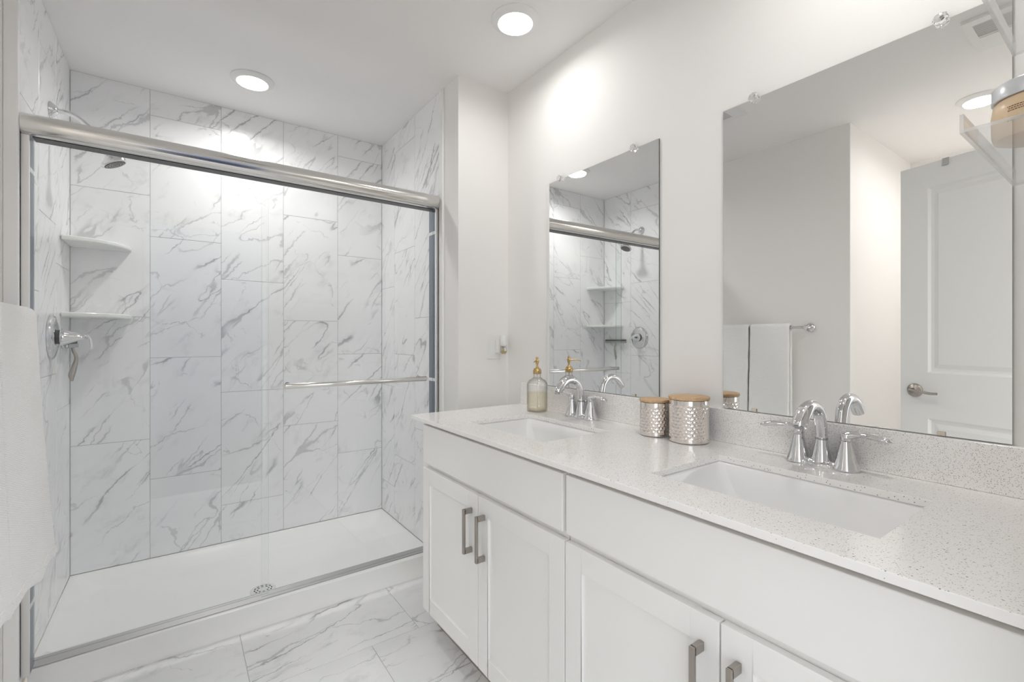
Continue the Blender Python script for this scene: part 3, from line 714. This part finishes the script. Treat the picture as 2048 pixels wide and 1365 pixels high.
tube(bm, [(-0.004, -0.003, 0.215), (-0.028, -0.021, 0.2155), (-0.040, -0.030, 0.2135), (-0.044, -0.033, 0.211)], [0.0032, 0.0026, 0.0022, 0.0018], seg=12)
obj('pump_nozzle', bm, BRASS, t, smooth=True)
bm = new(); tube(bm, [(0.0, 0, 0.015), (0, 0, 0.165)], 0.0022, seg=10); obj('dip_tube', bm, PLAST, t, smooth=True)

def canister(x, y, r, h, label, rows):
    t = thing('hammered_canister', label, 'canister', (x, y, ZC), 0, 'hammered metal canisters with bamboo lids')
    lt = 0.0125; hb = h-lt
    seg = 180; nz_ = 84; n_around = int(2*PI*r/0.0116)
    prof = [(r-0.004, 0.0), (r-0.0005, 0.002)] + [(r, 0.003 + (hb-0.003)*k/nz_) for k in range(nz_+1)]
    pz = 0.0098
    def fn(a, z):
        u = a/(2*PI)*n_around; v = z/pz
        k = round(v); du = (u + 0.5*(k % 2)) - round(u + 0.5*(k % 2)); dv = v-k
        best = 9
        for kk in (k-1, k, k+1):
            uu = u + 0.5*(kk % 2); d1 = (uu-round(uu))*0.0116; d2 = (v-kk)*pz; best = min(best, math.hypot(d1, d2))
        env = max(0, min(1, (z-0.010)/0.012))*max(0, min(1, (hb-0.014-z)/0.006))
        return -0.0014*env*max(0, 1-(best/0.0053)**2)
    bm = new(); lathe(bm, prof, seg=seg, fn=fn); obj('body', bm, HAMM, t, smooth=True)
    bm = new(); lathe(bm, [(r-0.002, 0), (r+0.0018, 0.0015), (r+0.0025, 0.005), (r+0.0018, 0.009), (r-0.0015, 0.0105)], (0, 0, hb+0.0005), seg=64); obj('bamboo_lid', bm, BAMB, t, smooth=True)
canister(1.268, 0.848, 0.0575, 0.140, 'larger hammered silver canister with a bamboo lid, beside the near mirror', 9)
canister(1.261, 0.968, 0.0465, 0.120, 'smaller hammered silver canister with a bamboo lid, behind the larger one', 8)

# ------------------------------------------------------------------ outlet and plug-in
t = thing('wall_outlet', 'white wall outlet plate on the wing wall', 'outlet', (1.268, YW, 1.159))
bm = new(); box(bm, -0.037, 0.037, -0.006, -0.0002, -0.060, 0.060); obj('cover_plate', bm, PLAST, t, bevel=0.003)
bm = new(); box(bm, -0.017, 0.017, -0.0085, -0.006, -0.034, 0.034); obj('socket_insert', bm, PLAST, t, bevel=0.001)
t = thing('plug_in_air_freshener', 'white plug-in air freshener with a small bottle of amber oil', 'air freshener', (1.296, YW-0.0088, 1.165))
bm = new(); box(bm, -0.022, 0.016, -0.022, -0.0002, -0.036, 0.030); lathe(bm, [(0.015, -0.002), (0.0185, 0.004), (0.0185, 0.040), (0.0165, 0.052)], (0.006, -0.036, 0), (0, 0, 1), 28); obj('housing', bm, PLAST, t, bevel=0.004, bseg=3)
bm = new(); lathe(bm, [(0.006, -0.004), (0.0150, -0.010), (0.0165, -0.020), (0.0150, -0.032), (0.009, -0.040), (0.007, -0.044)], (0.006, -0.036, 0), (0, 0, 1), 28); ob_ = obj('oil_bottle', bm, BGLASS, t, smooth=True)
bm = new(); lathe(bm, [(0.0022, -0.003), (0.0022, -0.0255), (0.0140, -0.026), (0.0138, -0.031), (0.0080, -0.039)], (0.006, -0.036, 0), (0, 0, 1), 24); obj('amber_oil', bm, mat('amber_oil', (0.50, 0.38, 0.14), 0.2), ob_, smooth=True)

# ------------------------------------------------------------------ towel bar and towels
t = thing('towel_bar', 'chrome towel bar on the painted wall', 'towel bar', (XD, 1.265, 1.268))
bm = new(); tube(bm, [(0.070, -0.012, 0), (0.070, 0.732, 0)], 0.0085, seg=24); obj('rail', bm, CHROME, t, smooth=True)
for y in (0.0, 0.720):
    bm = new(); lathe(bm, [(0.025, 0.0005), (0.0245, 0.006), (0.020, 0.010), (0.011, 0.014), (0.0095, 0.050), (0.013, 0.058), (0.0135, 0.078), (0.010, 0.082)], (0, y, 0), (1, 0, 0), 36); obj('post', bm, CHROME, t, smooth=True)
def towel(y0, y1, label, seed, flare, wv):
    bx, bz = XD+0.070, 1.268
    t = thing('hand_towel', label, 'towel', (bx, (y0+y1)/2, bz), 0, 'white towels over the towel bar')
    zb_f, zb_b = 0.545-bz, 0.60-bz; TH = 0.017; r = 0.0092
    NY = 26
    # inner path (over the bar) as (x, z)
    def path(off):
        p = []
        nd = 34
        for k in range(nd): p.append((-(r+off), zb_b + (0.0-zb_b)*k/nd, 'b'))
        for k in range(13): a = PI - k*PI/12; p.append(((r+off)*math.cos(a), (r+off)*math.sin(a), 't'))
        for k in range(1, nd+1): p.append(((r+off), (zb_f)*k/nd, 'f'))
        return p
    bm = new(); rnd = random.Random(seed)
    ph = [rnd.uniform(0, 6.28) for _ in range(6)]
    inner, outer = path(0.0), path(TH)
    def defo(x, y, z, side):
        dn = max(0.0, min(1.0, -z/0.72))
        u = (y-(y0+y1)/2)/((y1-y0)/2)
        if side == 'f': x += flare*dn**1.2*(0.75+0.25*u) + wv*dn*math.sin(4*u+ph[0]) + wv*0.4*dn*math.sin(9*u+ph[1]+3*z)
        if side == 'b': x -= 0.0*dn
        yy = y + (0.004*math.sin(7*z+ph[2]) + 0.012*dn*math.sin(3.2*z+ph[3]))*u + 0.003*u*noise.noise(Vector((z*14, seed, 0)))
        zz = z
        if dn > 0.9: zz += 0.006*math.sin(6*u+ph[4])
        return x, yy-(y0+y1)/2, zz
    def grid(pth):
        G = []
        for k in range(NY+1):
            y = y0+(y1-y0)*k/NY; G.append([bm.verts.new(defo(px, y, pz, sd)) for px, pz, sd in pth])
        return G
    GO, GI = grid(outer), grid(inner); n = len(outer)
    for k in range(NY):
        for i in range(n-1):
            bm.faces.new((GO[k][i], GO[k+1][i], GO[k+1][i+1], GO[k][i+1])); bm.faces.new((GI[k][i], GI[k][i+1], GI[k+1][i+1], GI[k+1][i]))
        for i in (0, n-1): bm.faces.new((GO[k][i], GI[k][i], GI[k+1][i], GO[k+1][i]))
    for k in (0, NY):
        for i in range(n-1): bm.faces.new((GO[k][i], GO[k][i+1], GI[k][i+1], GI[k][i]))
    o = obj('cloth', bm, TOWEL, t, smooth=True, bevel=0.0)
    b_ = o.modifiers.new('bevel', 'BEVEL'); b_.width = 0.0065; b_.segments = 3; b_.limit_method = 'ANGLE'; b_.angle_limit = 1.0
    # hem band: a strip proud of the front
    bm = new()
    for zz0, zz1 in ((zb_f+0.012, zb_f+0.034),):
        V0 = []
        for k in range(NY+1):
            y = y0+(y1-y0)*k/NY
            row = []
            for (dx, z) in ((TH-0.004, zz0), (TH+0.0022, zz0), (TH+0.0022, zz1), (TH-0.004, zz1)):
                row.append(bm.verts.new(defo(r+dx, y, z, 'f')))
            V0.append(row)
        for k in range(NY):
            for i in range(4): bm.faces.new((V0[k][i], V0[k+1][i], V0[k+1][(i+1) % 4], V0[k][(i+1) % 4]))
        bm.faces.new(V0[0]); bm.faces.new(V0[-1])
    obj('hem', bm, TOWEL, t, smooth=True)
    return t
towel(1.604, 1.948, 'white ribbed towel hanging on the bar, the one nearer the shower', 3, 0.045, 0.004)
towel(1.345, 1.593, 'white ribbed towel hanging beside the open end of the towel bar', 5, 0.022, 0.0015)

# ------------------------------------------------------------------ open door
DL = 0.715; ang = math.atan2(0.775-0.082, -0.305+0.130)      # leaf direction from its hinge
dr_ = bpy.data.objects.new('door_1', None); COL.objects.link(dr_)
dr_.location = (-0.128, 0.082, 0.0); dr_.rotation_euler = (0, 0, ang)
tag(dr_, 'white two-panel interior door standing open, seen in the near mirror', 'door', kind='structure')
bm = new(); z0, z1 = 0.012, 2.045; th = 0.035
pan = [(0.115, DL-0.115, 0.235, 0.815), (0.115, DL-0.115, 1.035, 1.930)]
xs = [0, 0.115, DL-0.115, DL]; zs = [z0, 0.235, 0.815, 1.035, 1.930, z1]
# local frame: +x along the leaf, +y away from the mirrors; the face to the mirrors is y = -th
def face(y, sgn):
    V = {(i, j): bm.verts.new((x, y, z)) for i, x in enumerate(xs) for j, z in enumerate(zs)}
    for i in range(3):
        for j in range(5):
            if i == 1 and j in (1, 3):
                x0_, x1_, a, b = xs[1], xs[2], zs[j], zs[j+1]
                prev = [V[1, j], V[2, j], V[2, j+1], V[1, j+1]]
                for ins, dep in ((0.010, 0.009), (0.022, 0.011), (0.042, 0.003), (0.050, 0.003)):
                    cur = [bm.verts.new((p, y + sgn*dep, q)) for p, q in ((x0_+ins, a+ins), (x1_-ins, a+ins), (x1_-ins, b-ins), (x0_+ins, b-ins))]
                    for k in range(4): bm.faces.new((prev[k], prev[(k+1) % 4], cur[(k+1) % 4], cur[k]))
                    prev = cur
                bm.faces.new(prev)
            else: bm.faces.new((V[i, j], V[i+1, j], V[i+1, j+1], V[i, j+1]))
    return V
A = face(-th, 1); B = face(0, -1)
for i in range(3): bm.faces.new((A[i,0], B[i,0], B[i+1,0], A[i+1,0])); bm.faces.new((A[i,5], A[i+1,5], B[i+1,5], B[i,5]))
for j in range(5): bm.faces.new((A[0,j], A[0,j+1], B[0,j+1], B[0,j])); bm.faces.new((A[3,j], B[3,j], B[3,j+1], A[3,j+1]))
obj('leaf', bm, TRIMW, dr_)
for s in (-1, 1):
    y = -th if s < 0 else 0.0
    bm = new(); lathe(bm, [(0.033, 0.0), (0.0325, 0.004), (0.026, 0.010), (0.014, 0.013), (0.011, 0.016), (0.011, 0.040), (0.0, 0.042)], (DL-0.062, y, 0.946), (0, s, 0), 40, cap=False)
    yy = y + s*0.036
    tube(bm, spline([(DL-0.060, yy, 0.946), (DL-0.075, yy+s*0.004, 0.947), (DL-0.105, yy+s*0.005, 0.944), (DL-0.140, yy+s*0.002, 0.939), (DL-0.168, yy-s*0.001, 0.940)]), slist([0.0105, 0.010, 0.0085, 0.009, 0.0085]), seg=16, flat=0.7)
    obj('lever_handle', bm, NICKEL, dr_, smooth=True)
bm = new(); box(bm, DL-0.001, DL+0.0012, -th+0.006, -0.006, 0.915, 0.975); obj('latch_plate', bm, NICKEL, dr_)
t = thing('over_door_hook', 'small grey metal strap over the top of the open door', 'hook', (-0.128, 0.082, 2.045), ang)
hx = DL-0.185
bm = new(); box(bm, hx-0.012, hx+0.012, -th-0.003, -th-0.0008, -0.030, 0.003); box(bm, hx-0.012, hx+0.012, -th-0.003, 0.003, 0.0008, 0.003); box(bm, hx-0.012, hx+0.012, 0.0008, 0.003, -0.045, 0.003)
box(bm, hx-0.012, hx+0.012, -th-0.008, -th-0.003, -0.030, -0.028)
obj('strap', bm, mat('grey_steel', (0.42, 0.43, 0.42), 0.35, 0.7), t)

# ------------------------------------------------------------------ acrylic wall shelves
def acrylic_shelf(z, x0, x1, label):
    t = thing('acrylic_shelf', label, 'shelf', ((x0+x1)/2, YR, z), 0, 'clear acrylic ledges on the rear wall')
    a = (x1-x0)/2; D = 0.136
    bm = new(); box(bm, -a, a, 0.0005, D, 0.0, 0.0045); bmesh.ops.recalc_face_normals(bm, faces=bm.faces[:])
    for f in bm.faces: f.material_index = 0 if abs(f.normal.z) > 0.5 else 1
    obj('plate', bm, [ACRC, ACRE], t)
    bm = new(); box(bm, -a, a, D+0.0002, D+0.0047, 0.0, 0.026); bmesh.ops.recalc_face_normals(bm, faces=bm.faces[:])
    for f in bm.faces: f.material_index = 0 if abs(f.normal.y) > 0.5 else 1
    obj('front_lip', bm, [ACRC, ACRE], t)
    bm = new(); box(bm, -a, a, 0.0005, 0.005, 0.0047, 0.060); bmesh.ops.recalc_face_normals(bm, faces=bm.faces[:])
    for f in bm.faces: f.material_index = 0 if abs(f.normal.y) > 0.5 else 1
    obj('back_plate', bm, [ACRC, ACRE], t)
acrylic_shelf(1.492, 0.898, 1.290, 'clear acrylic ledge shelf holding the amber jar')
acrylic_shelf(1.738, 0.898, 1.290, 'empty clear acrylic ledge shelf above the jar')
t = thing('cosmetic_jar', 'peach amber jar with a pale metal lid on the clear shelf', 'jar', (1.026, 0.113, 1.4968))
bm = new(); lathe(bm, [(0.036, 0.0), (0.043, 0.003), (0.0455, 0.012), (0.0460, 0.040), (0.0440, 0.056), (0.041, 0.060)], seg=64); jb = obj('glass_body', bm, BODY, t, smooth=True)
bm = new(); lathe(bm, [(0.0445, 0.0605), (0.0455, 0.0615), (0.0455, 0.081), (0.0440, 0.083), (0.001, 0.083)], seg=64); obj('lid', bm, JLID, t, smooth=True)
bm = new()
def mark(a0, a1, z, h, r=0.0462):
    n = 8; A_ = []; 
    for k in range(n+1):
        a = math.radians(a0+(a1-a0)*k/n); A_.append((bm.verts.new((r*math.cos(a), r*math.sin(a), z)), bm.verts.new((r*math.cos(a), r*math.sin(a), z+h))))
    for k in range(n): bm.faces.new((A_[k][0], A_[k+1][0], A_[k+1][1], A_[k][1]))
for zz, aa in ((0.0425, 0), (0.0395, 2), (0.0365, 1)):
    a = 150+aa
    while a < 212:
        w_ = random.uniform(1.2, 3.4); mark(a, a+w_, zz, 0.0013); a += w_+0.9
a = 150
while a < 205:
    w_ = random.uniform(2.5, 5.0); mark(a, a+w_, 0.022, 0.004); a += w_+1.4
obj('printed_label', bm, PRINT, jb)
